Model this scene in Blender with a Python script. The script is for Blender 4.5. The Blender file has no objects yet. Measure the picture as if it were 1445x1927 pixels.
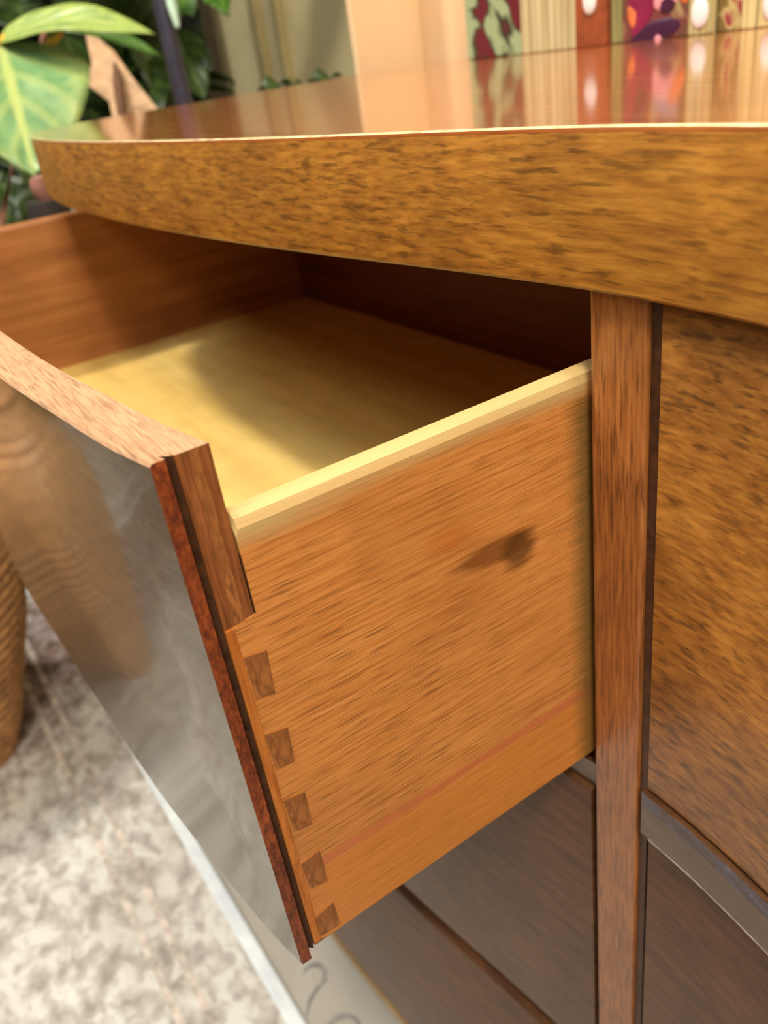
import bpy, bmesh, math, random
from mathutils import Vector, Matrix
random.seed(7)
C = bpy.context.scene.collection
SC = bpy.context.scene
# ---------------------------------------------------------------- camera, world, lights, exposure
# work units: 1 u = 0.18 m, origin of the work frame at the camera, floor at z = -4.75 u
S = 0.18
FZ = -4.75
H = -FZ * S
def W(x, y, z): return Vector((x * S, y * S, z * S + H))
RC = ((0.555, 0.343, -0.757), (0.821, -0.373, 0.433), (-0.134, -0.862, -0.489))
FPX = 1555.74
cam = bpy.data.cameras.new('camera')
cam.sensor_fit = 'HORIZONTAL'; cam.sensor_width = 36; cam.lens = FPX / 1445 * 36
cam.clip_start = 0.01; cam.clip_end = 60
cam.dof.use_dof = True; cam.dof.focus_distance = 1.45 * S; cam.dof.aperture_fstop = cam.lens / 2.4
co = bpy.data.objects.new('camera', cam); C.objects.link(co)
m3 = Matrix(((RC[0][0], -RC[0][1], -RC[0][2]), (RC[1][0], -RC[1][1], -RC[1][2]), (RC[2][0], -RC[2][1], -RC[2][2])))
m3 = m3.to_quaternion().normalized().to_matrix().to_4x4()
m3.translation = W(0, 0, 0)
co.matrix_world = m3
SC.camera = co
SC.view_settings.view_transform = 'Standard'; SC.view_settings.look = 'None'
SC.view_settings.gamma = 1; SC.view_settings.exposure = 0.0; SC.view_settings.use_curve_mapping = False
def at(px, py, d):
    a = (px - 722.5) / FPX * d; b = (py - 963.5) / FPX * d
    return Vector([RC[i][0] * a + RC[i][1] * b + RC[i][2] * d for i in range(3)])

wd = bpy.data.worlds.new('world'); SC.world = wd; wd.use_nodes = True
wd.node_tree.nodes['Background'].inputs[0].default_value = (1.0, 0.93, 0.84, 1)
wd.node_tree.nodes['Background'].inputs[1].default_value = 0.12

def area(name, pos, target, size, power, col):
    l = bpy.data.lights.new(name, 'AREA'); l.shape = 'DISK'; l.size = size; l.energy = power; l.color = col
    o = bpy.data.objects.new(name, l); C.objects.link(o)
    o.location = pos; o.rotation_euler = (Vector(target) - Vector(pos)).to_track_quat('-Z', 'Y').to_euler()
    return o
T0 = W(-2.2, 1.0, -0.6)
def from_dir(d, dist): v = Vector(d).normalized(); return T0 + v * dist
area('ceiling_spot_left', from_dir((-0.62, -0.36, 1), 2.0), T0, 0.20, 28, (1.0, 0.87, 0.66))
area('ceiling_spot_right', from_dir((0.70, -0.34, 1), 2.0), T0, 0.26, 21, (1.0, 0.87, 0.68))
area('ceiling_spot_front', from_dir((0.5, -0.98, 1.0), 2.6), T0, 0.5, 13, (1.0, 0.88, 0.70))
area('rug_fill', (-1.3, -0.9, 2.8), (-1.1, -0.5, 0.0), 0.9, 24, (0.80, 0.90, 1.0))  # added cool fill to brighten the rug, no such source known
area('right_fill', (1.5, -0.35, 2.0), T0, 0.6, 15, (1.0, 0.88, 0.70))  # added soft fill to brighten the drawer side and right fronts
area('wall_fill', W(-1.0, 0.8, 7.0), W(-5.6, 4.6, 0.3), 0.3, 13, (1.0, 0.92, 0.76))  # added light that evens out the left and back walls

# ---------------------------------------------------------------- materials
def lin(c):
    return tuple(((v / 255) / 12.92 if v / 255 <= 0.04045 else ((v / 255 + 0.055) / 1.055) ** 2.4) for v in c) + (1,)
class NT:
    def __init__(s, name):
        s.m = bpy.data.materials.new(name); s.m.use_nodes = True; s.t = s.m.node_tree
        s.b = s.t.nodes['Principled BSDF']
    def n(s, typ, **kw):
        nd = s.t.nodes.new(typ)
        for k, v in kw.items():
            if k.startswith('i_'):
                key = k[2:]; key = int(key) if key.isdigit() else key.replace('_', ' ')
                nd.inputs[key].default_value = v
            else: setattr(nd, k, v)
        return nd
    def l(s, a, b): s.t.links.new(a, b)
    def ramp(s, src, stops):
        r = s.n('ShaderNodeValToRGB'); e = r.color_ramp.elements
        while len(e) < len(stops): e.new(0.5)
        for k, (p, c) in enumerate(stops): e[k].position = p; e[k].color = c
        s.l(src, r.inputs[0]); return r.outputs[0]
    def mix(s, mode, fac, a, b):
        x = s.n('ShaderNodeMix', data_type='RGBA', blend_type=mode)
        for sock, v in ((x.inputs[0], fac), (x.inputs[6], a), (x.inputs[7], b)):
            if hasattr(v, 'is_linked') or isinstance(v, bpy.types.NodeSocket): s.l(v, sock)
            else: sock.default_value = v
        return x.outputs[2]
    def coords(s, scale, rot=(0, 0, 0), kind='Object'):
        t = s.n('ShaderNodeTexCoord'); mp = s.n('ShaderNodeMapping')
        mp.inputs['Scale'].default_value = scale; mp.inputs['Rotation'].default_value = rot
        s.l(t.outputs[kind], mp.inputs[0]); return mp.outputs[0]
    def noise(s, vec, scale=1, detail=4, rough=0.55, dist=0):
        n = s.n('ShaderNodeTexNoise'); n.inputs['Scale'].default_value = scale
        n.inputs['Detail'].default_value = detail; n.inputs['Roughness'].default_value = rough
        n.inputs['Distortion'].default_value = dist; s.l(vec, n.inputs['Vector']); return n.outputs['Fac']
    def bump(s, h, strength, dist):
        b = s.n('ShaderNodeBump'); b.inputs['Strength'].default_value = strength; b.inputs['Distance'].default_value = dist
        s.l(h, b.inputs['Height']); s.l(b.outputs[0], s.b.inputs['Normal'])

def wood(name, light, mid, dark, axis, fleck=1.0, stretch=14, grain=160, rough=0.35, coat=0.0, coat_rough=0.1,
         rot=(0, 0, 0), blotch=0.35, flecks=(0.60, 0.72), fscale=1.0, bump=0.15):
    """axis = grain direction (0,1,2)"""
    t = NT(name)
    g = [grain] * 3; g[axis] = grain / stretch
    v = t.coords(tuple(g), rot)
    fine = t.noise(v, 1, 5, 0.6, 0.3)
    base = t.ramp(fine, [(0.28, lin(dark)), (0.48, lin(mid)), (0.72, lin(light))])
    g2 = [grain * 2.2 * fscale] * 3; g2[axis] = grain * 2.2 * fscale / (stretch * 0.75)
    v2 = t.coords(tuple(g2), rot)
    fl = t.noise(v2, 1, 2, 0.5, 0.15)
    big = t.noise(t.coords((14, 14, 14)), 1, 3, 0.6)
    fm = t.ramp(fl, [(flecks[0], (0, 0, 0, 1)), (flecks[1], (fleck, fleck, fleck, 1))])
    fm2 = t.mix('MULTIPLY', 1.0, fm, t.ramp(big, [(0.3, (0.25,) * 3 + (1,)), (0.62, (1, 1, 1, 1))]))
    c = t.mix('MIX', fm2, base, lin(tuple(k * 0.55 for k in dark)))
    bl = t.noise(t.coords((22, 22, 22)), 1, 4, 0.6, 0.5)
    c = t.mix('MULTIPLY', blotch, c, t.ramp(bl, [(0.3, (0.45, 0.42, 0.40, 1)), (0.62, (1.1, 1.1, 1.1, 1))]))
    t.l(c, t.b.inputs['Base Color'])
    t.b.inputs['Roughness'].default_value = rough
    t.b.inputs['Coat Weight'].default_value = coat; t.b.inputs['Coat Roughness'].default_value = coat_rough
    t.bump(fl, bump, 0.0004)
    t.last = c
    return t
def plain(name, col, rough=0.6, coat=0, var=0.12, scale=30, metallic=0, sheen=0):
    t = NT(name)
    n = t.noise(t.coords((scale,) * 3), 1, 4, 0.6)
    d = lin(tuple(v * (1 - var) for v in col)); l = lin(tuple(min(255, v * (1 + var)) for v in col))
    t.l(t.ramp(n, [(0.3, d), (0.7, l)]), t.b.inputs['Base Color'])
    t.b.inputs['Roughness'].default_value = rough; t.b.inputs['Coat Weight'].default_value = coat
    t.b.inputs['Metallic'].default_value = metallic
    t.bump(n, 0.1, 0.001)
    return t.m

M = {}
def scuff_mat():
    t = NT('scuffed_edge_wood')
    n = t.noise(t.coords((90, 200, 200)), 1, 5, 0.7, 0.8)
    t.l(t.ramp(n, [(0.40, lin((78, 58, 46))), (0.52, lin((92, 82, 92))), (0.60, lin((86, 84, 112))), (0.70, lin((132, 138, 152)))]), t.b.inputs['Base Color'])
    t.b.inputs['Roughness'].default_value = 0.4; t.bump(n, 0.4, 0.0006)
    return t.m
M['top'] = wood('lacquered_top_wood', (176, 104, 50), (156, 86, 38), (128, 66, 26), 0, 0.2, 20, 200, 0.28, 0.9, 0.08, blotch=0.25, bump=0.02).m
M['apron'] = wood('flecked_walnut_edge', (196, 138, 54), (170, 112, 40), (132, 82, 30), 0, 0.66, 9, 460, 0.42, 0.3, 0.2,
                  blotch=0.6, flecks=(0.52, 0.66), fscale=0.55, bump=0.1).m
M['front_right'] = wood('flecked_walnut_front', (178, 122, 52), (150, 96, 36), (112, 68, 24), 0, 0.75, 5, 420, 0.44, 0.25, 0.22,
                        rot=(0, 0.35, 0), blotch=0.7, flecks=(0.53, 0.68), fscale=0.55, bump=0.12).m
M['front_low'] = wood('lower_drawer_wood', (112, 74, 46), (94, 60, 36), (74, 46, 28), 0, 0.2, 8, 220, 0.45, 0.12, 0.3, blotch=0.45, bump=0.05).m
M['front_face'] = wood('lacquered_drawer_face', (104, 82, 38), (84, 64, 28), (62, 46, 18), 0, 0.55, 12, 520, 0.40, 0.7, 0.09,
                       rot=(0, 0.5, 0), blotch=0.4, bump=0.3).m
M['end_red'] = wood('reddish_end_wood', (176, 90, 38), (136, 62, 24), (76, 30, 12), 2, 0.5, 2.2, 700, 0.45, 0.1, 0.3, blotch=0.7, bump=0.5).m
M['core'] = wood('front_core_wood', (170, 106, 56), (140, 82, 40), (104, 56, 26), 2, 0.5, 14, 600, 0.5, 0.0, blotch=0.5, bump=0.3).m
M['core_edge'] = wood('orange_core_edge_wood', (214, 138, 60), (192, 114, 44), (156, 84, 30), 2, 0.4, 10, 500, 0.5, blotch=0.3).m
M['top_edge'] = wood('pale_drawer_edge_wood', (204, 168, 134), (184, 146, 114), (156, 116, 88), 0, 0.4, 16, 1300, 0.5, 0.1, 0.3,
                     rot=(0, 0, 0.42), blotch=0.2, flecks=(0.54, 0.66), fscale=0.5, bump=0.35).m
M['post'] = wood('post_wood', (190, 124, 64), (164, 100, 48), (124, 72, 32), 2, 0.7, 16, 700, 0.42, 0.25, 0.22, blotch=0.4,
                 flecks=(0.52, 0.66), fscale=0.5, bump=0.2).m
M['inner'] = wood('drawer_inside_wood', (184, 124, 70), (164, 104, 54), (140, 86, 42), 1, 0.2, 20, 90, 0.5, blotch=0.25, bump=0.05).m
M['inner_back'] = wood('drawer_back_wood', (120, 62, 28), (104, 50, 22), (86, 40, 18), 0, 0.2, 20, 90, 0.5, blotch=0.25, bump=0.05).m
M['bottom'] = wood('pale_plywood', (236, 208, 128), (226, 194, 110), (210, 174, 90), 0, 0.05, 14, 40, 0.6, blotch=0.2, bump=0.03).m
M['pin'] = wood('dovetail_end_grain', (186, 124, 66), (162, 102, 52), (126, 76, 36), 2, 0.5, 5, 800, 0.5, blotch=0.6, flecks=(0.5, 0.62), fscale=0.5).m
M['rail'] = wood('rail_wood', (120, 84, 56), (98, 66, 42), (70, 44, 28), 0, 0.5, 14, 300, 0.4, 0.4, 0.25, blotch=0.6).m
M['scuff'] = scuff_mat()
M['arris_highlight'] = plain('pale_arris_highlight', (232, 196, 152), 0.3, 0.6, 0.2, 160)  # tabletop edge highlight painted in as a pale arris colour
M['pale_edge'] = plain('pale_worn_edge', (206, 196, 184), 0.4, 0.3, 0.25, 300)
M['carcass'] = wood('carcass_wood', (96, 58, 32), (76, 44, 22), (54, 30, 14), 1, 0.3, 14, 200, 0.55).m
M['base'] = wood('base_moulding_wood', (176, 146, 96), (150, 120, 74), (114, 86, 50), 0, 0.4, 12, 200, 0.4, 0.3, 0.2).m

def side_mat():
    t = wood('oak_drawer_side', (232, 162, 92), (214, 142, 72), (186, 114, 52), 1, 0.6, 34, 820, 0.40, 0.25, 0.25, blotch=0.22,
             flecks=(0.54, 0.66), fscale=0.95, bump=0.3)
    # ink-like stain, paler band along the top, a red heart line low down; object origin = camera-frame corner
    g = t.n('ShaderNodeTexCoord'); sp = t.n('ShaderNodeSeparateXYZ'); t.l(g.outputs['Object'], sp.inputs[0])
    def math_(op, a, b=None):
        n = t.n('ShaderNodeMath', operation=op)
        for i, v in enumerate((a, b)):
            if v is None: continue
            if isinstance(v, (int, float)): n.inputs[i].default_value = v
            else: t.l(v, n.inputs[i])
        return n.outputs[0]
    y, z = sp.outputs[1], sp.outputs[2]
    wob = t.noise(t.coords((30, 30 / 4, 30)), 1, 4, 0.6)
    wobf = t.noise(t.coords((300, 300 / 18, 300)), 1, 3, 0.6)
    c = t.last
    # top band (z from side top); origin of the side object is at its upper front outer corner
    zz = math_('ADD', z, math_('MULTIPLY', math_('SUBTRACT', wob, 0.5), 0.012))
    band = t.ramp(math_('ADD', math_('MULTIPLY', zz, 60.0), 1.0), [(0.42, (0, 0, 0, 1)), (0.80, (1, 1, 1, 1))])
    c = t.mix('MIX', band, c, lin((206, 178, 122)))
    # red heart line
    rl = math_('ABSOLUTE', math_('ADD', math_('ADD', z, 0.1335), math_('MULTIPLY', math_('SUBTRACT', wob, 0.5), 0.006)))
    line = t.ramp(math_('MULTIPLY', rl, 250.0), [(0.1, (0.75,) * 3 + (1,)), (0.75, (0, 0, 0, 1))])
    c = t.mix('MIX', line, c, lin((206, 112, 72)))
    low = t.ramp(math_('MULTIPLY', math_('ADD', z, 0.1345), -300.0), [(0.2, (0, 0, 0, 1)), (0.9, (0.55,) * 3 + (1,))])
    c = t.mix('MIX', low, c, lin((214, 134, 56)))
    # stain blobs
    def blob(cy, cz, ry, rz, col, amt, slope=0.0):
        nonlocal c
        dy = math_('DIVIDE', math_('SUBTRACT', y, cy), ry)
        dz = math_('DIVIDE', math_('SUBTRACT', math_('SUBTRACT', z, cz), math_('MULTIPLY', math_('SUBTRACT', y, cy), slope)), rz)
        r = math_('SQRT', math_('ADD', math_('MULTIPLY', dy, dy), math_('MULTIPLY', dz, dz)))
        r = math_('ADD', r, math_('MULTIPLY', math_('SUBTRACT', wobf, 0.5), 1.3))
        f = t.ramp(r, [(0.45, (amt,) * 3 + (1,)), (1.05, (0, 0, 0, 1))])
        c = t.mix('MIX', f, c, lin(col))
    blob(0.0835, -0.0485, 0.019, 0.0060, (116, 62, 22), 0.75, 0.0)
    blob(0.0935, -0.0530, 0.0085, 0.0088, (88, 52, 18), 0.8, 0.0)
    blob(0.066, -0.036, 0.012, 0.006, (196, 108, 44), 0.5, 0.0)
    # dull greenish darkening at the opening: the post's soft shadow painted into the colour
    post_shadow = t.ramp(math_('MULTIPLY', math_('ADD', y, math_('MULTIPLY', math_('SUBTRACT', wobf, 0.5), 0.012)), 8.0),
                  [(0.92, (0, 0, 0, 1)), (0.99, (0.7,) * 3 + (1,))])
    post_shadow = t.mix('MULTIPLY', 1.0, post_shadow, t.ramp(math_('ADD', math_('MULTIPLY', z, 60.0), 1.0), [(0.3, (1, 1, 1, 1)), (0.6, (0.1, 0.1, 0.1, 1))]))
    c = t.mix('MIX', post_shadow, c, lin((96, 84, 44)))
    t.l(c, t.b.inputs['Base Color'])
    return t.m
M['side'] = side_mat()

def rug_mat():
    t = NT('distressed_rug_pile')
    n1 = t.noise(t.coords((34, 44, 34)), 1, 6, 0.6, 0.4)
    base = t.ramp(n1, [(0.34, lin((166, 160, 154))), (0.47, lin((198, 195, 190))), (0.58, lin((228, 229, 225)))])
    n2 = t.noise(t.coords((4, 9, 4)), 1, 3, 0.5)
    c = t.mix('MULTIPLY', 0.5, base, t.ramp(n2, [(0.35, lin((214, 204, 196))), (0.6, (1, 1, 1, 1))]))
    # faded dark patch further along the rug
    g = t.n('ShaderNodeTexCoord'); sp = t.n('ShaderNodeSeparateXYZ'); t.l(g.outputs['Object'], sp.inputs[0])
    ad = t.n('ShaderNodeMath', operation='MULTIPLY_ADD'); t.l(n2, ad.inputs[0]); ad.inputs[1].default_value = 0.5; t.l(sp.outputs[0], ad.inputs[2])
    f = t.ramp(ad.outputs[0], [(0.02, (0, 0, 0, 1)), (0.12, (1, 1, 1, 1)), (0.42, (1, 1, 1, 1)), (0.62, (0, 0, 0, 1))])
    c2 = t.mix('MIX', f, c, t.ramp(n1, [(0.38, lin((104, 84, 74))), (0.52, lin((150, 132, 128))), (0.64, lin((186, 178, 180)))]))
    t.l(c2, t.b.inputs['Base Color'])
    t.b.inputs['Roughness'].default_value = 0.85
    t.bump(n1, 0.4, 0.004)
    return t.m
M['rug'] = rug_mat()
M['rug_edge'] = plain('pale_blue_rug_binding', (226, 236, 248), 0.45, 0.2, 0.06)
M['rug_band'] = plain('faded_beige_band', (196, 186, 178), 0.85, 0, 0.2, 60)
M['floor'] = plain('pale_grey_floor', (172, 168, 160), 0.4, 0.3, 0.06, 8)
M['scroll'] = plain('grey_floor_print', (134, 134, 132), 0.5, 0.0, 0.15, 90)
M['wall_cream'] = plain('cream_paint', (218, 206, 160), 0.6, 0.1, 0.04, 3)
M['trim'] = plain('shaded_cream_trim', (186, 170, 122), 0.6, 0.1, 0.06, 3)
M['wall_peach'] = plain('warm_white_paint', (236, 202, 160), 0.5, 0.15, 0.03, 4)
M['wall_olive'] = plain('olive_brown_paint', (120, 98, 54), 0.6, 0.1, 0.1, 4)
M['wall_dark'] = plain('dark_brown_boards', (52, 42, 26), 0.6, 0.1, 0.3, 8)
M['pole'] = plain('blue_grey_metal', (72, 70, 88), 0.38, 0.2, 0.1, 40, 0.4)
M['green_strip'] = plain('glossy_pale_green', (178, 206, 186), 0.25, 0.5, 0.08)
M['bark'] = plain('pinkish_brown_bark', (164, 116, 92), 0.7, 0, 0.2, 120)
M['node'] = plain('orange_bud', (226, 168, 52), 0.5, 0, 0.15, 120)
M['soil'] = plain('dark_soil', (38, 28, 20), 0.9, 0, 0.4, 200)
M['pot'] = plain('dark_plastic_pot', (34, 28, 26), 0.8, 0.0, 0.2, 30)
M['pinkpot'] = plain('dusty_pink_clay', (140, 96, 86), 0.8, 0, 0.15, 60)
M['tan_leaf'] = plain('dry_tan_leaf', (196, 158, 122), 0.7, 0, 0.14, 50)
M['tan_dark'] = plain('dry_stalk_and_fold_shadow', (104, 72, 50), 0.8, 0, 0.2, 50)
M['page'] = None

def leaf_mat(name, g1, g2, vein, edge, amt=0.6):
    t = NT(name)
    uv = t.n('ShaderNodeTexCoord'); sp = t.n('ShaderNodeSeparateXYZ'); t.l(uv.outputs['UV'], sp.inputs[0])
    def mt(op, a, b=None, c=None):
        n = t.n('ShaderNodeMath', operation=op)
        for i, v in enumerate((a, b, c)):
            if v is None: continue
            if isinstance(v, (int, float)): n.inputs[i].default_value = v
            else: t.l(v, n.inputs[i])
        return n.outputs[0]
    u, v = sp.outputs[0], sp.outputs[1]            # u across -> 0..1 (0.5 midrib), v along
    a = mt('ABSOLUTE', mt('SUBTRACT', u, 0.5))
    n1 = t.noise(t.coords((40, 40, 40)), 1, 3, 0.6)
    base = t.ramp(n1, [(0.35, lin(g1)), (0.62, lin(g2))])
    w = t.n('ShaderNodeMath', operation='SINE'); t.l(mt('MULTIPLY', mt('SUBTRACT', v, mt('MULTIPLY', a, 0.8)), 30.0), w.inputs[0])
    vm = t.ramp(mt('ADD', w.outputs[0], mt('MULTIPLY', n1, 0.6)), [(0.55, (0, 0, 0, 1)), (1.0, (amt,) * 3 + (1,))])
    c = t.mix('MIX', vm, base, lin(vein))
    mid = t.ramp(a, [(0.015, (1, 1, 1, 1)), (0.05, (0, 0, 0, 1))])
    c = t.mix('MIX', mid, c, lin(vein))
    em = t.ramp(mt('ADD', a, mt('MULTIPLY', mt('SUBTRACT', n1, 0.5), 0.5)), [(0.30, (0, 0, 0, 1)), (0.48, (amt,) * 3 + (1,))])
    c = t.mix('MIX', em, c, lin(edge))
    t.l(c, t.b.inputs['Base Color'])
    t.b.inputs['Roughness'].default_value = 0.38
    t.b.inputs['Subsurface Weight'].default_value = 0.0
    t.b.inputs['Transmission Weight'].default_value = 0.0
    t.bump(w.outputs[0], 0.25, 0.002)
    return t.m
M['leaf_light'] = leaf_mat('variegated_leaf', (120, 150, 84), (150, 176, 92), (176, 190, 110), (170, 184, 84), 0.4)
M['leaf_mint'] = leaf_mat('mint_leaf', (92, 138, 88), (122, 160, 106), (172, 188, 112), (160, 176, 92), 0.42)
M['leaf_dark'] = leaf_mat('dark_green_leaf', (28, 46, 14), (46, 68, 20), (70, 92, 36), (34, 52, 16), 0.4)
M['leaf_mid'] = leaf_mat('mid_green_leaf', (46, 84, 18), (70, 112, 26), (96, 132, 48), (60, 96, 24), 0.4)

# ---------------------------------------------------------------- mesh helpers (work units in, metres out)
def obj(name, bm, mat, parent=None, base=None, smooth=False, mats=None):
    me = bpy.data.meshes.new(name)
    bmesh.ops.recalc_face_normals(bm, faces=bm.faces)
    if base is not None: bmesh.ops.translate(bm, verts=bm.verts, vec=-base)
    bm.to_mesh(me); bm.free()
    for k in (mats or [mat]): me.materials.append(k)
    if smooth:
        for p in me.polygons: p.use_smooth = True
    if any(p.use_smooth for p in me.polygons):
        me.set_sharp_from_angle(angle=0.6)
        for p in me.polygons:
            if len(p.vertices) > 20: p.use_smooth = False
    o = bpy.data.objects.new(name, me); C.objects.link(o)
    if base is not None: o.location = base
    if parent is not None:
        o.parent = parent
        pw = parent
        loc = o.location.copy()
        tot = Vector((0, 0, 0)); q = parent
        while q is not None: tot += q.location; q = q.parent
        o.location = loc - tot
    return o
def thing(name, base, label, cat, group=None):
    o = bpy.data.objects.new(name, None); C.objects.link(o); o.location = base; o.empty_display_size = 0.02
    tag(o, label, cat, group); return o
def tag(o, label, cat, group=None, kind=None):
    if label: o['label'] = label
    if cat: o['category'] = cat
    if group: o['group'] = group
    if kind: o['kind'] = kind
    return o
def structure(o): o['kind'] = 'structure'; return o
def box(x0, x1, y0, y1, z0, z1, bev=0.0, bm=None, seg=2):
    new = bmesh.new()
    bmesh.ops.create_cube(new, size=1)
    for v in new.verts:
        v.co = W(x0 + (v.co.x + .5) * (x1 - x0), y0 + (v.co.y + .5) * (y1 - y0), z0 + (v.co.z + .5) * (z1 - z0))
    if bev: bmesh.ops.bevel(new, geom=list(new.edges), offset=bev * S, segments=seg, affect='EDGES', profile=0.6)
    if bm is None: return new
    me = bpy.data.meshes.new('t'); new.to_mesh(me); new.free(); bm.from_mesh(me); bpy.data.meshes.remove(me); return bm
def mid(x, y, z): return W(x, y, z)
def lerp_table(tab, x):
    if x <= tab[0][0]: return tab[0][1]
    for i in range(len(tab) - 1):
        if x <= tab[i + 1][0]:
            # Catmull-Rom style smooth interpolation
            x0, y0 = tab[i]; x1, y1 = tab[i + 1]
            m0 = (y1 - tab[i - 1][1]) / (x1 - tab[i - 1][0]) if i > 0 else (y1 - y0) / (x1 - x0)
            m1 = (tab[i + 2][1] - y0) / (tab[i + 2][0] - x0) if i + 2 < len(tab) else (y1 - y0) / (x1 - x0)
            h = x1 - x0; t = (x - x0) / h
            return (2*t**3 - 3*t*t + 1) * y0 + (t**3 - 2*t*t + t) * h * m0 + (-2*t**3 + 3*t*t) * y1 + (t**3 - t*t) * h * m1
    return tab[-1][1]
LIP = [(-4.62, 1.03), (-4.3, 0.935), (-3.9, 0.868), (-3.5, 0.832), (-3.0, 0.822), (-2.6, 0.832), (-2.1, 0.865), (-1.7, 0.905),
       (-1.35, 0.952), (-1.09, 0.982), (-0.93, 0.994), (-0.82, 0.994), (-0.72, 0.989), (-0.63, 0.980), (-0.4, 0.945), (0, 0.87), (0.5, 0.79), (1.2, 0.74), (2.5, 0.76)]
DRW = [(-4.86, 0.46), (-4.6, 0.36), (-4.3, 0.27), (-3.9, 0.19), (-3.4, 0.145), (-2.87, 0.13), (-2.4, 0.143), (-1.9, 0.158), (-1.59, 0.172),
       (-1.32, 0.195), (-1.1, 0.218), (-1.0, 0.236)]
lip = lambda x: lerp_table(LIP, x)
drw = lambda x: lerp_table(DRW, x)
def xs(a, b, n): return [a + (b - a) * i / n for i in range(n + 1)]
def strip(fn, x0, x1, n, section, mats=None):
    """sweep a closed (dy, z) section along y = fn(x)+dy ; returns bmesh"""
    bm = bmesh.new(); rings = []
    for x in xs(x0, x1, n):
        y = fn(x); rings.append([bm.verts.new(W(x, y + s[0], s[1])) for s in section])
    k = len(section)
    for a, b in zip(rings, rings[1:]):
        for i in range(k):
            f = bm.faces.new((a[i], a[(i + 1) % k], b[(i + 1) % k], b[i]))
            if mats: f.material_index = mats[i]
    bm.faces.new(rings[0]); bm.faces.new(rings[-1][::-1])
    for f in bm.faces: f.smooth = True
    return bm
def prism(pts2, x0, x1, bev=0.0):
    """pts2 = (y,z) polygon extruded along x"""
    bm = bmesh.new()
    a = [bm.verts.new(W(x0, y, z)) for y, z in pts2]; b = [bm.verts.new(W(x1, y, z)) for y, z in pts2]
    n = len(pts2)
    bm.faces.new(a); bm.faces.new(b[::-1])
    for i in range(n): bm.faces.new((a[i], b[i], b[(i + 1) % n], a[(i + 1) % n]))
    if bev: bmesh.ops.bevel(bm, geom=list(bm.edges), offset=bev * S, segments=2, affect='EDGES')
    return bm
def tube(pts, radii, n=8, bm=None):
    bm = bm or bmesh.new(); rings = []
    P = [Vector(p) for p in pts]
    for i, p in enumerate(P):
        d = (P[min(i + 1, len(P) - 1)] - P[max(i - 1, 0)]).normalized()
        a = d.orthogonal().normalized(); b = d.cross(a)
        r = radii[i] if isinstance(radii, (list, tuple)) else radii
        rings.append([bm.verts.new(W(*(p + (a * math.cos(6.28318 * k / n) + b * math.sin(6.28318 * k / n)) * r))) for k in range(n)])
    for r0, r1 in zip(rings, rings[1:]):
        # align ring starts
        off = min(range(n), key=lambda o: (r0[0].co - r1[o].co).length)
        for k in range(n): bm.faces.new((r0[k], r0[(k + 1) % n], r1[(k + 1 + off) % n], r1[(k + off) % n]))
    bm.faces.new(rings[0]); bm.faces.new(rings[-1][::-1]); return bm
def lathe(cx, cy, prof, n=48, bm=None):
    bm = bm or bmesh.new(); rings = []
    for r, z in prof: rings.append([bm.verts.new(W(cx + r * math.cos(6.28318 * k / n), cy + r * math.sin(6.28318 * k / n), z)) for k in range(n)])
    for a, b in zip(rings, rings[1:]):
        for k in range(n): bm.faces.new((a[k], a[(k + 1) % n], b[(k + 1) % n], b[k]))
    bm.faces.new(rings[0]); bm.faces.new(rings[-1]); return bm

# ---------------------------------------------------------------- the setting
structure(obj('floor', box(-60, 12, -30, 9, FZ - 0.3, FZ), M['floor'], base=W(0, 0, FZ)))
structure(obj('wall_back', box(-5.14, 8, 3.80, 4.1, FZ, 9), M['wall_peach'], base=W(0, 3.8, FZ)))
structure(obj('wall_left', box(-5.2, -5.15, 3.27, 9, FZ, 9), M['wall_peach'], base=W(-5.3, 3, FZ)))
structure(obj('wall_for_reflection', box(-13.9, -13.5, -30, 1.8, FZ, 9), M['wall_olive'], base=W(-13.5, -3, FZ)))  # unseen wall, added so the drawer face reflects something dark
structure(obj('wall_far', box(-60, -5.21, 6.6, 6.9, FZ, 9), M['wall_cream'], base=W(-9, 6.6, FZ)))
for k, (a, b) in enumerate(((-13.10, -12.86), (-12.34, -12.20), (-8.1, -7.9))):
    structure(obj('trim_%d' % (k + 1), box(a, b, 6.48, 6.6, FZ, 9, 0.03), M['trim'], base=W(a, 6.5, FZ)))

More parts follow.
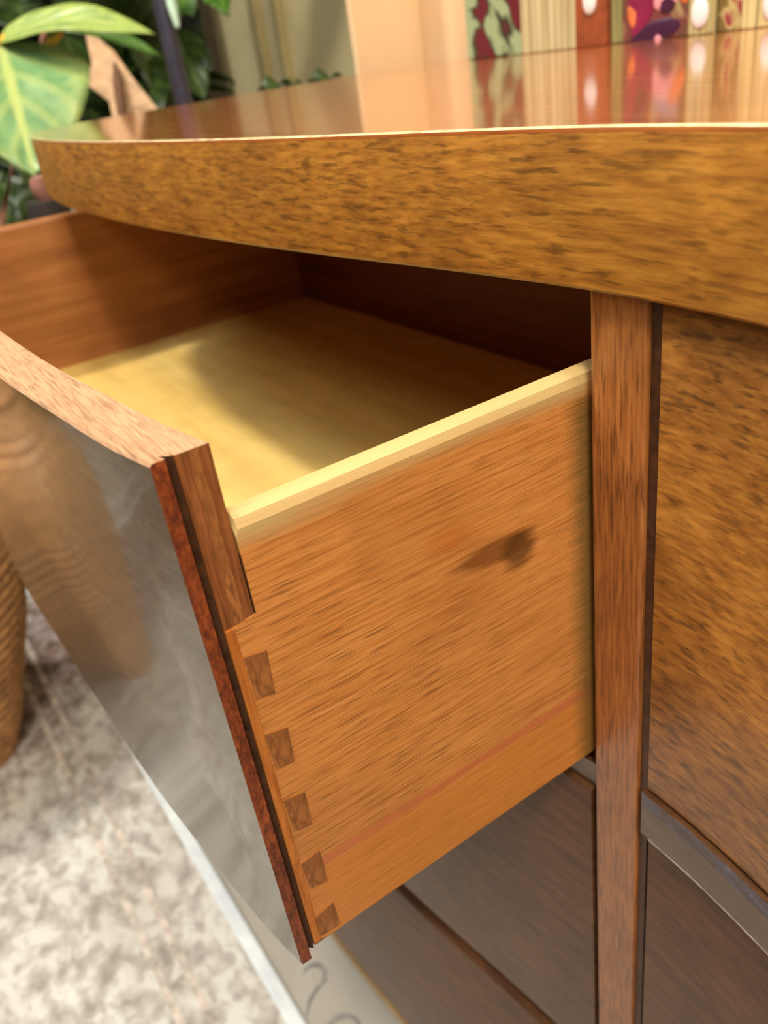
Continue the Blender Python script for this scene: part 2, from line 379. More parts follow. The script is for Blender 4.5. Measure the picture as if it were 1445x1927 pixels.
# ---------------------------------------------------------------- the dresser
D = thing('dresser', W(-1.6, 2.2, FZ), 'glossy golden brown wooden dresser with wavy front and its top left drawer pulled open', 'dresser')
TZ, LZ = -0.1457, -0.395
def table_outline(inset=0.0, n=70):
    P = []
    for x in xs(-4.62, 2.5, n): P.append((x, lip(x) + inset))
    P += [(2.5, 3.6 - inset), (-4.55, 3.6 - inset), (-4.72 + inset, 3.4)]
    P += [(-4.93 + inset, y) for y in (3.0, 2.6, 2.2, 1.8, 1.55)]
    for a in (15, 35, 55, 72):          # rounded front left corner
        t = a / 90; P.append((-4.93 + inset + 0.31 * t ** 2.0, 1.50 - 0.45 * (1 - (1 - t) ** 1.6)))
    return P
def slab(outline_fn, z0, z1, bev=0.009):
    bm = bmesh.new()
    rings = [(0.0, z0 + 0.006, ), (0.0, z1 - bev * 1.0), (bev * 0.3, z1 - bev * 0.35), (bev, z1)]
    rv = []
    low = outline_fn(0.006)
    rv.append([bm.verts.new(W(x, y, z0)) for x, y in low])
    for ins, z in rings: rv.append([bm.verts.new(W(x, y, z)) for x, y in outline_fn(ins)])
    n = len(low)
    for k, (a, b) in enumerate(zip(rv, rv[1:])):
        for i in range(n):
            f = bm.faces.new((a[i], a[(i + 1) % n], b[(i + 1) % n], b[i])); f.smooth = True
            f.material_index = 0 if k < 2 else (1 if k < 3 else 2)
    f = bm.faces.new(rv[-1]); f.material_index = 1
    f = bm.faces.new(rv[0][::-1]); f.material_index = 0
    return bm
top = obj('tabletop', slab(table_outline, LZ + 0.001, TZ), None, D, W(-1.6, 1.0, TZ), mats=[M['apron'], M['top'], M['arris_highlight']])

BZ = -4.07                                 # underside of the lowest drawers
# partition with the visible post
post = obj('post', box(-0.98, -0.858, 1.015, 1.16, BZ, LZ, 0.006), M['post'], D, W(-0.92, 1.0, BZ))
obj('partition_panel', box(-0.955, -0.86, 1.16, 3.45, BZ, LZ), M['carcass'], D, W(-0.92, 2.2, BZ))
obj('gap_shade_strip', box(-0.857, -0.836, 1.026, 1.16, BZ, LZ), M['carcass'], D, W(-0.8, 1.1, BZ))  # dark strip stands for the shade in the gap beside the post
obj('side_panel', box(-5.0, -4.885, 1.42, 3.45, BZ, LZ, 0.005), M['carcass'], D, W(-4.95, 2.2, BZ))
obj('side_panel', box(2.3, 2.4, 0.9, 3.45, BZ, LZ, 0.005), M['carcass'], D, W(2.35, 2.2, BZ))
obj('back_panel', box(-4.9, 2.3, 3.45, 3.5, BZ, LZ), M['carcass'], D, W(-1.6, 3.5, BZ))
obj('bottom_panel', box(-4.9, 2.3, 1.2, 3.45, BZ, BZ + 0.08), M['carcass'], D, W(-1.6, 2.2, BZ))
fr = lambda x: lip(x) + 0.03
# rails between the drawers
def rail(x0, x1, z0, z1, dy=0.02, name='rail', mat='rail'):
    bm = strip(fr, x0, x1, 24, [(dy, z0), (dy, z1), (dy + 0.5, z1), (dy + 0.5, z0)])
    return obj(name, bm, M[mat], D, W((x0 + x1) / 2, 1.1, z0))
rail(-4.84, -0.985, -1.60, -1.53, 0.01)
rail(-4.84, -0.985, -2.90, -2.83, 0.10, mat='carcass')
rr = rail(-0.84, 2.28, -1.605, -1.475, -0.015)
bm = strip(fr, -0.835, 2.28, 40, [(-0.0145, -1.522), (-0.0175, -1.502), (-0.016, -1.476), (0.03, -1.474), (0.03, -1.522)])
obj('scuffed_edge', bm, M['scuff'], rr, W(0, 1.0, -1.49))['label'] = 'bluish grey scuffed arris of the rail'
rail(-0.84, 2.28, -2.90, -2.83, 0.10, mat='carcass')
# closed drawers: curved bevelled fronts
def closed_drawer(x0, x1, z0, z1, mat, n=30, label=None):
    b = 0.010
    sec = [(b, z0), (0, z0 + b), (0, z1 - b), (b * .4, z1 - b * .3), (b, z1), (0.10, z1), (0.10, z0)]
    bm = strip(lambda x: fr(x) - 0.005, x0, x1, n, sec)
    o = obj('drawer', bm, M[mat], D, W((x0 + x1) / 2, 1.0, z0))
    bx = obj('drawer_box', box(x0 + .05, x1 - .05, 1.12, 3.3, z0 + 0.08, z1 - 0.1), M['inner'], o, W((x0 + x1) / 2, 2.2, z0))
    if label: o['label'] = label
    return o
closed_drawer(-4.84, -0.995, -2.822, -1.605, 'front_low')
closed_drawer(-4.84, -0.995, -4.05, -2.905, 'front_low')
closed_drawer(-0.832, 2.27, -1.474, -0.397, 'front_right', label='closed drawer front with flecked golden brown grain')
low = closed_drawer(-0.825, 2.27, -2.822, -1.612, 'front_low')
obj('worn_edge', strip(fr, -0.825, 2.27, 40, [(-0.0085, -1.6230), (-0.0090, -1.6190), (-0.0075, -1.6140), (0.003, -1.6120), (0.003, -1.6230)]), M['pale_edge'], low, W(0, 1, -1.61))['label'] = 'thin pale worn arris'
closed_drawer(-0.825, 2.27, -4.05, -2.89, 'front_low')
# base moulding
obj('base_moulding', strip(fr, -4.86, 2.3, 60, [(0.0, BZ - 0.075), (-0.012, BZ - 0.06), (-0.012, BZ + 0.0), (0.0, BZ + 0.012), (0.12, BZ + 0.012), (0.12, BZ - 0.075)]),
    M['base'], D, W(-1.6, 1.0, BZ))
for lx, ly in ((-4.5, 1.6), (2.0, 1.3), (-4.5, 3.2), (2.0, 3.2)):
    bm = bmesh.new()
    a = [bm.verts.new(W(lx + i * .13, ly + j * .13, BZ)) for i, j in ((-1, -1), (1, -1), (1, 1), (-1, 1))]
    b = [bm.verts.new(W(lx + i * .08, ly + j * .08, FZ)) for i, j in ((-1, -1), (1, -1), (1, 1), (-1, 1))]
    for i in range(4): bm.faces.new((a[i], a[(i + 1) % 4], b[(i + 1) % 4], b[i]))
    bm.faces.new(a); bm.faces.new(b)
    obj('leg', bm, M['carcass'], D, W(lx, ly, FZ))

# ---------------------------------------------------------------- the open drawer
ZF, ZS, ZB = -0.430, -0.5505, -1.4895
sec = [(0.003, -1.519), (0.0, -1.512), (0.0, ZF - 0.004), (0.004, ZF), (0.022, ZF), (0.022, -1.519)]
dr = obj('drawer', strip(drw, -4.86, -1.0, 90, sec, [0, 0, 1, 1, 0, 0]), None, D, W(-2.9, 0.2, -1.5),
         mats=[M['front_face'], M['top_edge'], M['end_red']])
dr['label'] = 'open drawer pulled out, glossy dark face and pale top edge'
for p in dr.data.polygons:                  # the end cap is reddish end grain
    if abs(p.normal.x) > 0.9 and len(p.vertices) > 4: p.material_index = 2
# core behind the face: a chamfered groove shows between them on the end
bm = bmesh.new()
gs = [(0.022, -1.50), (0.022, ZF), (0.036, ZF), (0.036, -1.50)]
rings = []
for x in xs(-4.84, -1.02, 80) + [-1.016]:
    rings.append([bm.verts.new(W(min(x, -1.016) if k in (0, 1) else (x if x < -1.02 else -1.003), drw(x) + q[0], q[1])) for k, q in enumerate(gs)])
for a, b in zip(rings, rings[1:]):
    for i in range(4):
        f = bm.faces.new((a[i], a[(i + 1) % 4], b[(i + 1) % 4], b[i])); f.material_index = 1 if i == 1 else 0
bm.faces.new(rings[0]); bm.faces.new(rings[-1][::-1])
obj('groove_strip', bm, None, dr, W(-2.9, 0.2, -1.5), mats=[M['carcass'], M['top_edge']])
bm = strip(drw, -4.84, -1.0015, 90, [(0.036, -1.492), (0.036, ZF), (0.086, ZF), (0.086, -1.492)], [0, 1, 0, 0])
core = obj('front_core', bm, None, dr, W(-2.9, 0.2, -1.5), mats=[M['core'], M['top_edge']])
obj('core_inlay', box(-1.03, -1.0005, 0.290, 0.306, -0.724, ZF - 0.004), M['pin'], dr, W(-1, 0.29, -0.6))
obj('core_inlay', box(-1.03, -0.9998, 0.3235, 0.3250, -0.716, ZS - 0.06), M['carcass'], dr, W(-1, 0.32, -0.6))
# visible orange core edge next to the groove, on the end
obj('core_edge', box(-1.03, -0.9975, 0.271, 0.286, -1.484, -0.722, 0.002), M['core_edge'], dr, W(-1, 0.27, -1.0))
# side boards (profile in y,z: upper front corner notched back)
def side_board(x0, x1, mat):
    P = [(0.3245, ZS - 0.012), (0.330, ZS), (2.45, ZS), (2.45, ZB), (0.300, ZB), (0.285, ZB + 0.006), (0.285, -0.722), (0.3245, -0.716)]
    bm = bmesh.new()
    n = len(P); w = x1 - x0
    def ring(x, dz): return [bm.verts.new(W(x, y, z - (dz if z > ZS - 0.02 else 0))) for y, z in P]
    # rounded top edge through several rings across the thickness
    R_ = [ring(x0, 0.018), ring(x0 + w * .15, 0.006), ring(x0 + w * .35, 0.0), ring(x0 + w * .65, 0.0), ring(x0 + w * .88, 0.006), ring(x1, 0.020)]
    for a, b in zip(R_, R_[1:]):
        for i in range(n): bm.faces.new((a[i], a[(i + 1) % n], b[(i + 1) % n], b[i]))
    bm.faces.new(R_[0]); bm.faces.new(R_[-1][::-1])
    return bm
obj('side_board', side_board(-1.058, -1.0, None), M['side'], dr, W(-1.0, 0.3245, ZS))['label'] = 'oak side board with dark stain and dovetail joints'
obj('side_board', side_board(-4.84, -4.78, None), M['inner'], dr, W(-4.8, 0.3245, ZS))
obj('bottom_board', box(-4.79, -1.05, 0.27, 2.42, -1.375, -1.33), M['bottom'], dr, W(-2.9, 1.4, -1.35))['label'] = 'pale yellow plywood bottom'
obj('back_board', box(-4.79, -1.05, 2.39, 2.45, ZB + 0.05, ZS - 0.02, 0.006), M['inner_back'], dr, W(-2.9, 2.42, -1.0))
pins = [[(.288, -.781), (.326, -.788), (.322, -.873), (.289, -.866)], [(.287, -.942), (.327, -.951), (.325, -1.026), (.290, -1.022)],
        [(.288, -1.097), (.328, -1.106), (.327, -1.186), (.291, -1.179)], [(.288, -1.262), (.327, -1.256), (.328, -1.343), (.291, -1.334)],
        [(.286, -1.418), (.328, -1.409), (.331, -1.480), (.287, -1.474)]]
for k, P in enumerate(pins):
    o = obj('dovetail_pin', prism(P, -1.02, -0.9985 + 0.0008 * (k % 2)), M['pin'], dr, W(-1, P[0][0], P[0][1]))
    # darker half of each joint, a wedge of end grain
    q = [(P[0][0] + 0.018, P[0][1] - 0.004), (P[1][0], P[1][1]), (P[2][0], P[2][1]), (P[3][0] + 0.020, P[3][1] - 0.003)]

# ---------------------------------------------------------------- floor coverings
rg = thing('rug', W(-5, -1, FZ), 'mottled ivory and taupe distressed rug with pale bound edge lying beside the dresser', 'rug')
obj('pile', box(-16, 1.5, -5.5, 0.50, FZ, FZ + 0.05, 0.012), M['rug'], rg, W(-8.0, -1, FZ))
obj('binding', box(-16, 1.5, 0.49, 0.585, FZ, FZ + 0.062, 0.02), M['rug_edge'], rg, W(-5, 0.5, FZ))
for y in (0.13, -0.02):
    obj('border_stripe', box(-16, 1.5, y, y + 0.05, FZ + 0.049, FZ + 0.054), M['rug_band'], rg, W(-5, y, FZ))
for x in (-8.9, -9.5):
    obj('end_stripe', box(x, x + 0.16, -5.4, 0.5, FZ + 0.049, FZ + 0.055), M['rug_edge'], rg, W(x, -1, FZ))
# faint scroll printed on the floor
sc = bmesh.new()
def scroll(cx, cy, r0, r1, a0, a1, w, n=22):
    prev = None
    for i in range(n + 1):
        t = i / n; a = a0 + (a1 - a0) * t; r = r0 + (r1 - r0) * t; ww = w * (0.35 + math.sin(3.14 * t) * 0.8)
        q = [sc.verts.new(W(cx + (r + s * ww) * math.cos(a), cy + (r + s * ww) * math.sin(a), FZ + z)) for s, z in ((-1, .002), (-1, .006), (1, .006), (1, .002))]
        if prev:
            for j in range(4): sc.faces.new((prev[j], prev[(j + 1) % 4], q[(j + 1) % 4], q[j]))
        prev = q
scroll(-3.03, 0.76, 0.07, 0.06, 0.3, 3.8, 0.014); scroll(-2.70, 0.75, 0.26, 0.20, 2.9, 3.9, 0.010); scroll(-2.62, 0.74, 0.08, 0.12, 1.0, 4.6, 0.014)
tag(obj('floor_print', sc, M['scroll'], None, W(-2.9, 0.75, FZ)), 'faint grey scroll motif printed on the pale floor below the drawer', 'print')

# ribbed wicker basket at the far left
bk = thing('wicker_basket', W(-6.55, -0.66, FZ), 'tan ribbed wicker basket vase standing on the rug at the left edge', 'basket')
M['wicker'] = plain('tan_wicker', (196, 146, 96), 0.55, 0.1, 0.2, 60)
bx_, by_ = -6.55, -0.66
prof = [(0.40, FZ + 0.055)]
BP = [(0.0, 0.45), (0.12, 0.60), (0.27, 0.75), (0.41, 0.90), (0.55, 1.0), (0.69, 1.05), (0.83, 0.93), (0.93, 0.68), (1.0, 0.52)]
N = 30
for i in range(N + 1):
    t = i / N; r = lerp_table(BP, t); z = FZ + 0.06 + 2.8 * t
    prof.append((r + 0.016, z)); prof.append((r, z + 1.4 / N))
body = lathe(bx_, by_, prof, 40)
obj('basket_body', body, M['wicker'], bk, W(bx_, by_, FZ), smooth=True)
obj('rim', tube([(bx_ + 0.52 * math.cos(a * .3927), by_ + 0.52 * math.sin(a * .3927), FZ + 2.92) for a in range(17)], 0.04), M['wicker'], bk, W(bx_, by_, FZ + 3), smooth=True)

# ---------------------------------------------------------------- books on the dresser top
def book_mat(name, c1, c2, c3, scale=40, dist=3.0, th=(0.42, 0.5, 0.56), vert=1.0):
    t = NT(name)
    v = t.coords((scale, scale, scale * vert))
    n = t.noise(v, 1, 2, 0.5, dist)
    c = t.ramp(n, [(th[0], lin(c1)), (th[1], lin(c2)), (th[2], lin(c3))])
    t.l(c, t.b.inputs['Base Color']); t.b.inputs['Roughness'].default_value = 0.35
    return t.m
def spot_mat(name, base, spot, scale=26, r=0.32):
    t = NT(name)
    vo = t.n('ShaderNodeTexVoronoi'); vo.inputs['Scale'].default_value = scale; vo.inputs['Randomness'].default_value = 0.6
    t.l(t.coords((1, 1, 1)), vo.inputs['Vector'])
    c = t.ramp(vo.outputs['Distance'], [(r, lin(spot)), (r + 0.06, lin(base))])
    t.l(c, t.b.inputs['Base Color']); t.b.inputs['Roughness'].default_value = 0.4
    return t.m
def cover(name, c1, c2, rough=0.4): return plain(name, c1, rough, 0.2, 0.15, 60)
pages = {}
def page_mat(name, a, b, d):
    t = NT(name); n = t.noise(t.coords((260, 260, 3)), 1, 2, 0.5)
    t.l(t.ramp(n, [(0.35, lin(a)), (0.5, lin(b)), (0.65, lin(d))]), t.b.inputs['Base Color'])
    t.b.inputs['Roughness'].default_value = 0.6; return t.m
BM = [book_mat('green_scrolls_on_maroon', (104, 32, 44), (50, 54, 44), (156, 172, 132), 13, 2.0, (0.42, 0.46, 0.52)),
      page_mat('striped_cream_linen', (140, 124, 84), (190, 176, 132), (214, 204, 166)),
      cover('russet_cloth', (146, 74, 44), 0), page_mat('olive_stripes', (70, 72, 40), (150, 146, 92), (104, 96, 56)),
      book_mat('crimson_floral', (96, 84, 60), (120, 60, 62), (176, 160, 110), 16, 1.2, (0.40, 0.5, 0.60)),
      page_mat('green_beige_stripes', (46, 96, 62), (208, 190, 136), (150, 128, 78)),
      book_mat('fawn_floral', (120, 98, 54), (196, 176, 120), (150, 60, 66), 30, 1.5),
      page_mat('gold_stripes', (122, 112, 60), (226, 206, 150), (176, 150, 84))]
blabels = ['maroon book with pale green scrolls on its spine, leftmost in the row on the dresser',
           'cream striped book beside the maroon scroll book',
           'russet brown book with white oval marks',
           'thin olive striped book left of the crimson one',
           'wide crimson and purple floral book on the dresser top',
           'green and beige striped book with a small white oval, right of the crimson floral one',
           'fawn floral book between the striped ones',
           'gold striped book with a white oval at the right end of the row']
edges = [(-4.106, -3.662), (-3.656, -3.270), (-3.265, -3.07), (-3.065, -2.99), (-2.985, -2.626), (-2.620, -2.50), (-2.495, -2.38), (-2.375, -2.0)]
M['block'] = page_mat('page_block', (200, 188, 156), (232, 222, 196), (244, 238, 220))
M['pearl'] = plain('white_oval', (240, 236, 240), 0.4, 0.2, 0.03)
hs = [1.35, 1.25, 1.3, 1.15, 1.4, 1.2, 1.32, 1.25]
for k, ((x0, x1), mt, lb) in enumerate(zip(edges, BM, blabels)):
    y0 = 3.33 - 0.012 * (k % 3); z1 = TZ + hs[k]; y1 = y0 + 0.0 + 0.45
    y1 = min(y1, 3.74)
    t = thing('book', W((x0 + x1) / 2, y0, TZ), lb, 'book', 'patterned books along the back of the dresser top')
    cv = bmesh.new(); w = 0.018
    box(x0, x1, y0, y0 + w * 1.5, TZ, z1, 0.008, cv); box(x0, x0 + w, y0 + w, y1, TZ, z1, 0, cv); box(x1 - w, x1, y0 + w, y1, TZ, z1, 0, cv)
    c_ = obj('cover', cv, mt, t, W((x0 + x1) / 2, y0, TZ))
    obj('pages', box(x0 + w, x1 - w, y0 + w * 1.5, y1 - 0.02, TZ + 0.02, z1 - 0.03), M['block'], t, W((x0 + x1) / 2, y0 + .2, TZ))
    if k in (2, 5, 7):
        for zc in ((TZ + 0.19, TZ + 0.62) if k == 2 else (TZ + 0.08, TZ + 0.5)):
            bm = bmesh.new(); bmesh.ops.create_uvsphere(bm, u_segments=14, v_segments=8, radius=1)
            cx_ = (x0 + x1) / 2 + (-0.05 if k == 7 else 0)
            for v in bm.verts: v.co = W(cx_ + v.co.x * 0.042, y0 - 0.002 + v.co.y * 0.012, zc + v.co.z * 0.060)
            obj('oval_mark', bm, M['pearl'], c_, W(cx_, y0, zc), smooth=True)

# raised flower on the crimson book and scrolls on the maroon one
def disc(cx, cy, cz, rx, rz, ang, bm):
    new = bmesh.new(); bmesh.ops.create_uvsphere(new, u_segments=14, v_segments=8, radius=1)
    for v in new.verts:
        a, b = v.co.x * rx, v.co.z * rz
        v.co = W(cx + a * math.cos(ang) - b * math.sin(ang), cy + v.co.y * 0.008, cz + a * math.sin(ang) + b * math.cos(ang))
    me = bpy.data.meshes.new('t'); new.to_mesh(me); new.free(); bm.from_mesh(me); bpy.data.meshes.remove(me)
covers = [o for o in C.objects if o.name.startswith('cover')]
fcol = [('petal_magenta', (132, 30, 70)), ('petal_plum', (64, 26, 58)), ('petal_orange', (224, 120, 70)), ('petal_pink', (226, 150, 160)), ('petal_blue', (120, 150, 170))]
fm = {n: plain(n, c, 0.4, 0.2, 0.15, 50) for n, c in fcol}
for cx, cz, rx, rz, a, mt in ((-2.93, 0.22, .035, .16, .15, 'petal_magenta'), (-2.86, 0.12, .05, .13, -.5, 'petal_magenta'), (-2.88, 0.27, .03, .12, .5, 'petal_plum'),
                              (-2.80, 0.03, .14, .045, .15, 'petal_plum'), (-2.92, 0.10, .03, .06, .3, 'petal_orange'), (-2.75, 0.17, .075, .07, 0, 'petal_pink'),
                              (-2.74, 0.14, .05, .05, 0, 'petal_plum'), (-2.68, 0.20, .03, .09, .5, 'petal_orange'), (-2.73, 0.27, .08, .03, .2, 'petal_blue'), (-2.78, 0.01, .03, .022, 0, 'petal_pink')):
    bm = bmesh.new(); disc(cx, 3.318, TZ + cz, rx, rz, a, bm)
    obj('petal', bm, fm[mt], covers[4], W(cx, 3.32, TZ + cz), smooth=True)
# ---------------------------------------------------------------- plants at the upper left
def leaf_bm(base, tip, width, up, droop=0.15, fold=0.25, wave=0.04, nl=14, nw=8, shape=0.8):
    base, tip, up = Vector(base), Vector(tip), Vector(up).normalized()
    ax = tip - base; L = ax.length; ax.normalize(); side = ax.cross(up).normalized(); nrm = side.cross(ax).normalized()
    bm = bmesh.new(); uvl = bm.loops.layers.uv.new('UVMap'); g = []
    ph = random.random() * 6
    for i in range(nl + 1):
        t = i / nl; w = width * 0.5 * (math.sin(math.pi * min(1, t ** shape)) ** 0.75) + 0.002
        row = []
        for j in range(nw + 1):
            s = j / nw * 2 - 1
            p = base + ax * (L * t) + side * (w * s) + nrm * (abs(s) * w * fold + L * droop * 4 * t * (1 - t) + wave * math.sin(t * 11 + ph + s) * abs(s))
            row.append((bm.verts.new(W(*p)), (j / nw, t)))
        g.append(row)
    for i in range(nl):
        for j in range(nw):
            q = [g[i][j], g[i][j + 1], g[i + 1][j + 1], g[i + 1][j]]
            f = bm.faces.new([a[0] for a in q]); f.smooth = True
            for lp, a in zip(f.loops, q): lp[uvl].uv = a[1]
    return bm
def add_leaf(parent, base, tip, width, mat, up=(0, -0.3, 1), label=None, name='leaf', **kw):
    o = obj(name, leaf_bm(base, tip, width, up, **kw), M[mat], parent, W(*base))
    sol = o.modifiers.new('thick', 'SOLIDIFY'); sol.thickness = 0.0008
    if label: o['label'] = label
    return o
toC = lambda p: -Vector(p).normalized()
pl = thing('potted_pothos', W(-7.4, 1.6, FZ), 'leafy plant with light green variegated leaves beside the dresser corner', 'plant')
d = 6.3
# pale leaf arching along the top, and the broad heart-shaped leaf below it
add_leaf(pl, at(-4, 78, d), at(292, 66, d - .2), 0.32, 'leaf_light', up=Vector((0, 0, 1)) + toC(at(150, 60, d)) * 0.75, droop=0.11, fold=0.15, wave=0.01, shape=0.75, nl=20)
add_leaf(pl, at(60, 40, d + .2), at(304, 104, d + .15), 0.16, 'leaf_mid', up=toC(at(150, 60, d)) * 0.8 + Vector((0, 0, 1)), droop=0.05, fold=0.3, wave=0.01)
add_leaf(pl, at(0, 82, d), at(66, 332, d - .3), 1.15, 'leaf_mint', up=toC(at(60, 200, d)) + Vector((0.25, 0, .2)), droop=0.06, fold=0.10, wave=0.035, shape=0.62, nl=22, nw=12)
add_leaf(pl, at(-30, 100, d), at(-120, 290, d - .3), 0.45, 'leaf_light', up=toC(at(0, 200, d)), droop=0.05)
st = tube([at(92, 30, d + .1), at(84, 60, d + .1), at(76, 105, d + .12), at(40, 240, d + .3), at(0, 420, d + .6), Vector((-7.4, 1.6, FZ + 1.2))], [0.022, 0.026, 0.03, 0.034, 0.04, 0.05], 8)
obj('stem', st, M['bark'], pl, W(*at(74, 130, d)), smooth=True)
obj('bud', tube([at(84, 82, d), at(100, 76, d - .05), at(112, 64, d - .05), at(120, 52, d - .02)], [0.012, 0.028, 0.022, 0.008], 8), M['node'], pl, W(*at(100, 76, d)), smooth=True)
obj('bud', tube([at(12, 62, d - .02), at(2, 76, d - .05), at(-8, 84, d - .02)], [0.008, 0.022, 0.01], 8), M['node'], pl, W(*at(2, 70, d)), smooth=True)
obj('pot', lathe(-7.4, 1.6, [(0.42, FZ), (0.60, FZ + 1.1), (0.66, FZ + 1.15), (0.66, FZ + 1.3), (0.58, FZ + 1.3), (0.56, FZ + 1.18), (0.1, FZ + 1.16)]), M['pot'], pl, W(-7.4, 1.6, FZ), smooth=True)

# large dark-leaved plant behind
dp = thing('rubber_plant', W(-10.6, 3.6, FZ), 'large dark green broad-leaved plant filling the upper left background', 'plant')
obj('pot', lathe(-10.6, 3.6, [(0.7, FZ), (0.95, FZ + 1.5), (1.0, FZ + 1.6), (0.9, FZ + 1.6), (0.85, FZ + 1.45), (0.1, FZ + 1.4)]), M['pot'], dp, W(-10.6, 3.6, FZ), smooth=True)
obj('trunk', tube([(-10.6, 3.6, FZ + 1.4), (-10.5, 3.6, -2), (-10.7, 3.5, 0), (-10.5, 3.6, 2.0)], [0.12, 0.10, 0.08, 0.05]), M['bark'], dp, W(-10.6, 3.6, FZ + 1.4), smooth=True)
rl = random.Random(3)
spots = [(330, 60, 0.6, 385, 190), (350, 20, 0.6, 395, 150), (240, 60, 1.0, 320, 200), (250, 0, 0.9, 310, 120), (330, 120, 0.8, 300, 230), (300, 20, .8, 240, 160),
         (120, 60, 0.8, 150, 200), (60, 130, 0.9, 150, 230), (180, 100, 0.7, 230, 230), (370, 110, 0.6, 395, 200), (100, 0, 0.8, 180, 110), (310, -60, 0.8, 360, 30),
         (20, 20, 0.9, 80, 130), (0, 250, 1.0, 90, 340), (60, 330, 0.8, 10, 420), (120, 180, 0.9, 200, 240), (170, -40, 1.0, 260, 60), (250, 120, 0.9, 290, 240)]
for k, (x0, y0, w, x1, y1) in enumerate(spots):
    dd = 9.3 + rl.random() * 1.2
    add_leaf(dp, at(x0, y0, dd), at(x1, y1, dd - 0.4), w * 0.8, 'leaf_mid' if k in (11, 3) else 'leaf_dark', up=toC(at(x0, y0, dd)) + Vector((rl.uniform(-.6, .6), rl.uniform(-.6, .6), rl.uniform(0, .9))), droop=0.06)
add_leaf(dp, at(395, -40, 8.8), at(430, 26, 8.6), 0.34, 'leaf_mid', up=toC(at(410, 0, 9)), droop=0.02)
for k in range(34):
    a = rl.random() * 6.28; r0 = 0.2; zc = rl.uniform(-2.6, 3.0); L = rl.uniform(0.7, 1.1)
    b = Vector((-10.6 + r0 * math.cos(a), 3.6 + r0 * math.sin(a), zc)); tp = b + Vector((L * math.cos(a), L * math.sin(a), rl.uniform(-.1, .8)))
    add_leaf(dp, b, tp, 0.75, 'leaf_dark', up=(0, 0, 1), droop=0.1)

# dry tan leaf; a dark tube stands for the shadow in its fold
dl = thing('dried_leaf', W(-7.9, 2.6, FZ), 'tall curled dry tan leaf with its inner shadow as a dark fold between the green leaves', 'dried leaf')
tp_ = [at(160, 62, 8), at(178, 66, 8), at(214, 96, 8), at(246, 142, 7.95), at(292, 200, 7.9), at(322, 232, 7.9), at(215, 236, 7.95), at(205, 190, 8), at(163, 158, 8.05), at(172, 118, 8)]
bm = bmesh.new()
fa = [bm.verts.new(W(*p)) for p in tp_]; fb = [bm.verts.new(W(*(p * 1.012))) for p in tp_]
bm.faces.new(fa); bm.faces.new(fb[::-1])
for i in range(len(fa)): bm.faces.new((fa[i], fb[i], fb[(i + 1) % len(fa)], fa[(i + 1) % len(fa)]))
obj('blade', bm, M['tan_leaf'], dl, W(*at(200, 150, 8)))
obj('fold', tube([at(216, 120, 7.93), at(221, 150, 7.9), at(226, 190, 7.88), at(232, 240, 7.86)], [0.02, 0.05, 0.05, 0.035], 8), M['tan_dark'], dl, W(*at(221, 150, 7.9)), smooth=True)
b0 = at(240, 240, 7.95)
obj('stalk', tube([at(225, 225, 7.93), b0, Vector((b0.x - .2, b0.y, -2.5)), Vector((b0.x - .2, b0.y, FZ))], [0.08, 0.06, 0.045, 0.045], 8), M['tan_dark'], dl, W(*b0), smooth=True)

# lamp pole
p0 = at(302, 0, 7.2)
sl = thing('floor_lamp', W(p0.x, p0.y, FZ), 'slim blue-grey metal floor lamp pole between the plants', 'lamp')
obj('pole', tube([(p0.x, p0.y, FZ + 0.08), (p0.x, p0.y, -1.0), (p0.x, p0.y, 5.0)], 0.078, 20), M['pole'], sl, W(p0.x, p0.y, FZ), smooth=True)
obj('base_plate', lathe(p0.x, p0.y, [(0.75, FZ), (0.75, FZ + 0.06), (0.7, FZ + 0.08), (0.1, FZ + 0.09)]), M['pole'], sl, W(p0.x, p0.y, FZ), smooth=True)
obj('lamp_shade', lathe(p0.x, p0.y, [(0.9, 5.0), (0.6, 6.3), (0.58, 6.3), (0.88, 5.0)]), M['wall_peach'], sl, W(p0.x, p0.y, 5), smooth=True)
gl = obj('pale_green_strip', tube([at(314, -30, 7.1), at(324, 12, 7.1), at(334, 52, 7.1)], [0.05, 0.045, 0.02], 10), M['green_strip'], sl, W(*at(324, 12, 7.1)), smooth=True)  # slanted pale green strip beside the pole

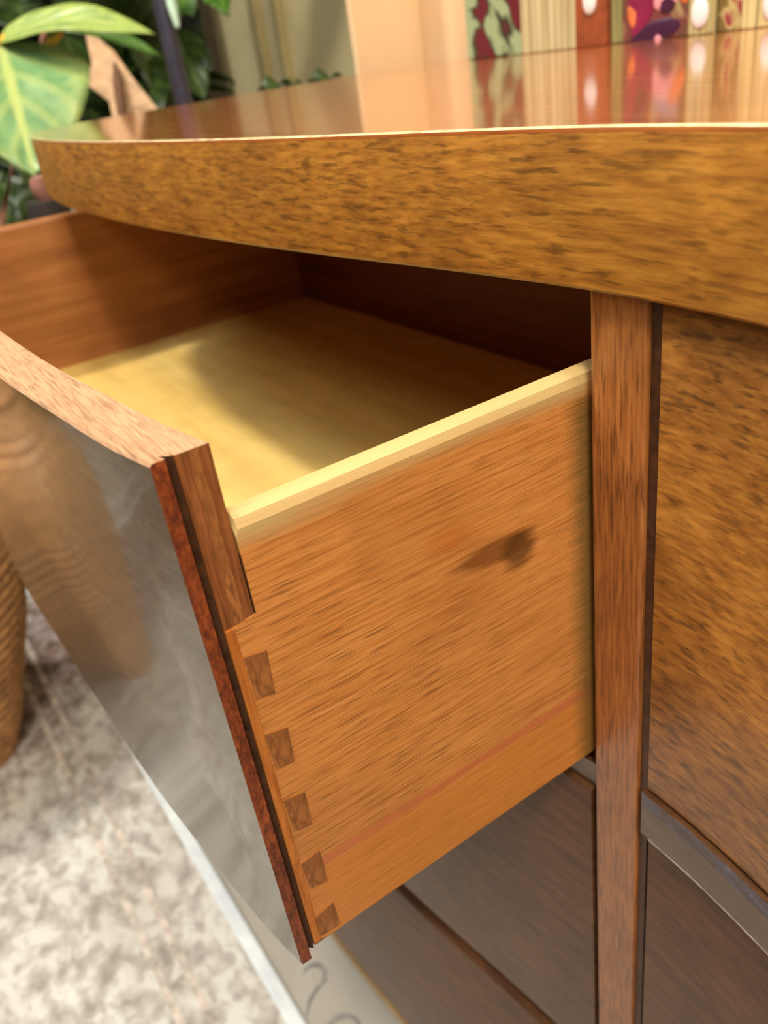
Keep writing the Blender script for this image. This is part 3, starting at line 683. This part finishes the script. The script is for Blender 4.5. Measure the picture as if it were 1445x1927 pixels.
# low plant whose leaf tops show beyond the table's left edge
lp = thing('trailing_vine', W(-6.5, 3.2, FZ), 'dark green vine leaves peeping over the left edge of the dresser top', 'plant')
for x0, y0, x1, y1, w in ((476, 172, 548, 152, 0.16), (500, 174, 552, 160, 0.14), (568, 160, 642, 140, 0.17), (545, 170, 600, 152, .12), (580, 158, 628, 150, 0.15)):
    dd = 6.9
    add_leaf(lp, at(x0, y0 + 6, dd), at(x1, y1 + 4, dd), w, 'leaf_dark', up=(0.1, -0.6, 1), droop=0.06)
obj('pot', lathe(-6.6, 3.2, [(0.35, FZ), (0.5, FZ + 3.2), (0.55, FZ + 3.3), (0.5, FZ + 3.3), (0.1, FZ + 3.2)]), M['pot'], lp, W(-6.6, 3.2, FZ), smooth=True)
q = at(560, 170, 6.9)
obj('stem', tube([(-6.6, 3.2, FZ + 3.2), (-6.5, 3.2, -0.9), (q.x, q.y, q.z - 0.12), tuple(at(590, 164, 6.9))], [0.05, 0.04, 0.03, 0.02]), M['leaf_dark'], lp, W(-6.6, 3.2, -1), smooth=True)

# small pink clay pot and dark things under the table corner
pp = at(78, 352, 5.2)
vs = thing('slender_vase', W(pp.x, pp.y, FZ), 'slender dark vase with a dusty pink rim left of the dresser corner', 'vase')
obj('vase_body', lathe(pp.x, pp.y, [(0.16, FZ), (0.20, FZ + 1.0), (0.15, -2.4), (0.16, pp.z - .3), (0.12, pp.z - .08)]), M['pot'], vs, W(pp.x, pp.y, FZ), smooth=True)
obj('vase_rim', lathe(pp.x, pp.y, [(0.04, pp.z - .09), (0.06, pp.z - .04), (0.068, pp.z + 0.02), (0.055, pp.z + 0.06), (0.02, pp.z + 0.07)]), M['pinkpot'], vs, W(pp.x, pp.y, pp.z), smooth=True)
for a_, b_ in (((40, 330), (150, 440)), ((110, 330), (60, 450)), ((0, 340), (60, 440)), ((150, 350), (100, 430))):
    add_leaf(dp, at(*a_, 8.2), at(*b_, 8.0), 0.6, 'leaf_dark', up=toC(at(80, 380, 8)) + Vector((0, 0, .3)), droop=0.05)
for a_, b_ in (((20, -40), (-60, 40)), ((0, -20), (70, 60)), ((60, -30), (10, 60))):
    add_leaf(dp, at(*a_, 9.6), at(*b_, 9.4), 0.8, 'leaf_dark', up=toC(at(30, 0, 9)) + Vector((0, 0, .3)), droop=0.05)
# dark cabinet
cb = thing('dark_cabinet', W(-17, 5.6, FZ), 'dark brown wooden cabinet behind the leafy plants', 'cabinet')
obj('body', box(-46, -14.2, 5.3, 6.4, FZ, 5.0, 0.02), M['wall_dark'], cb, W(-17, 5.6, FZ))
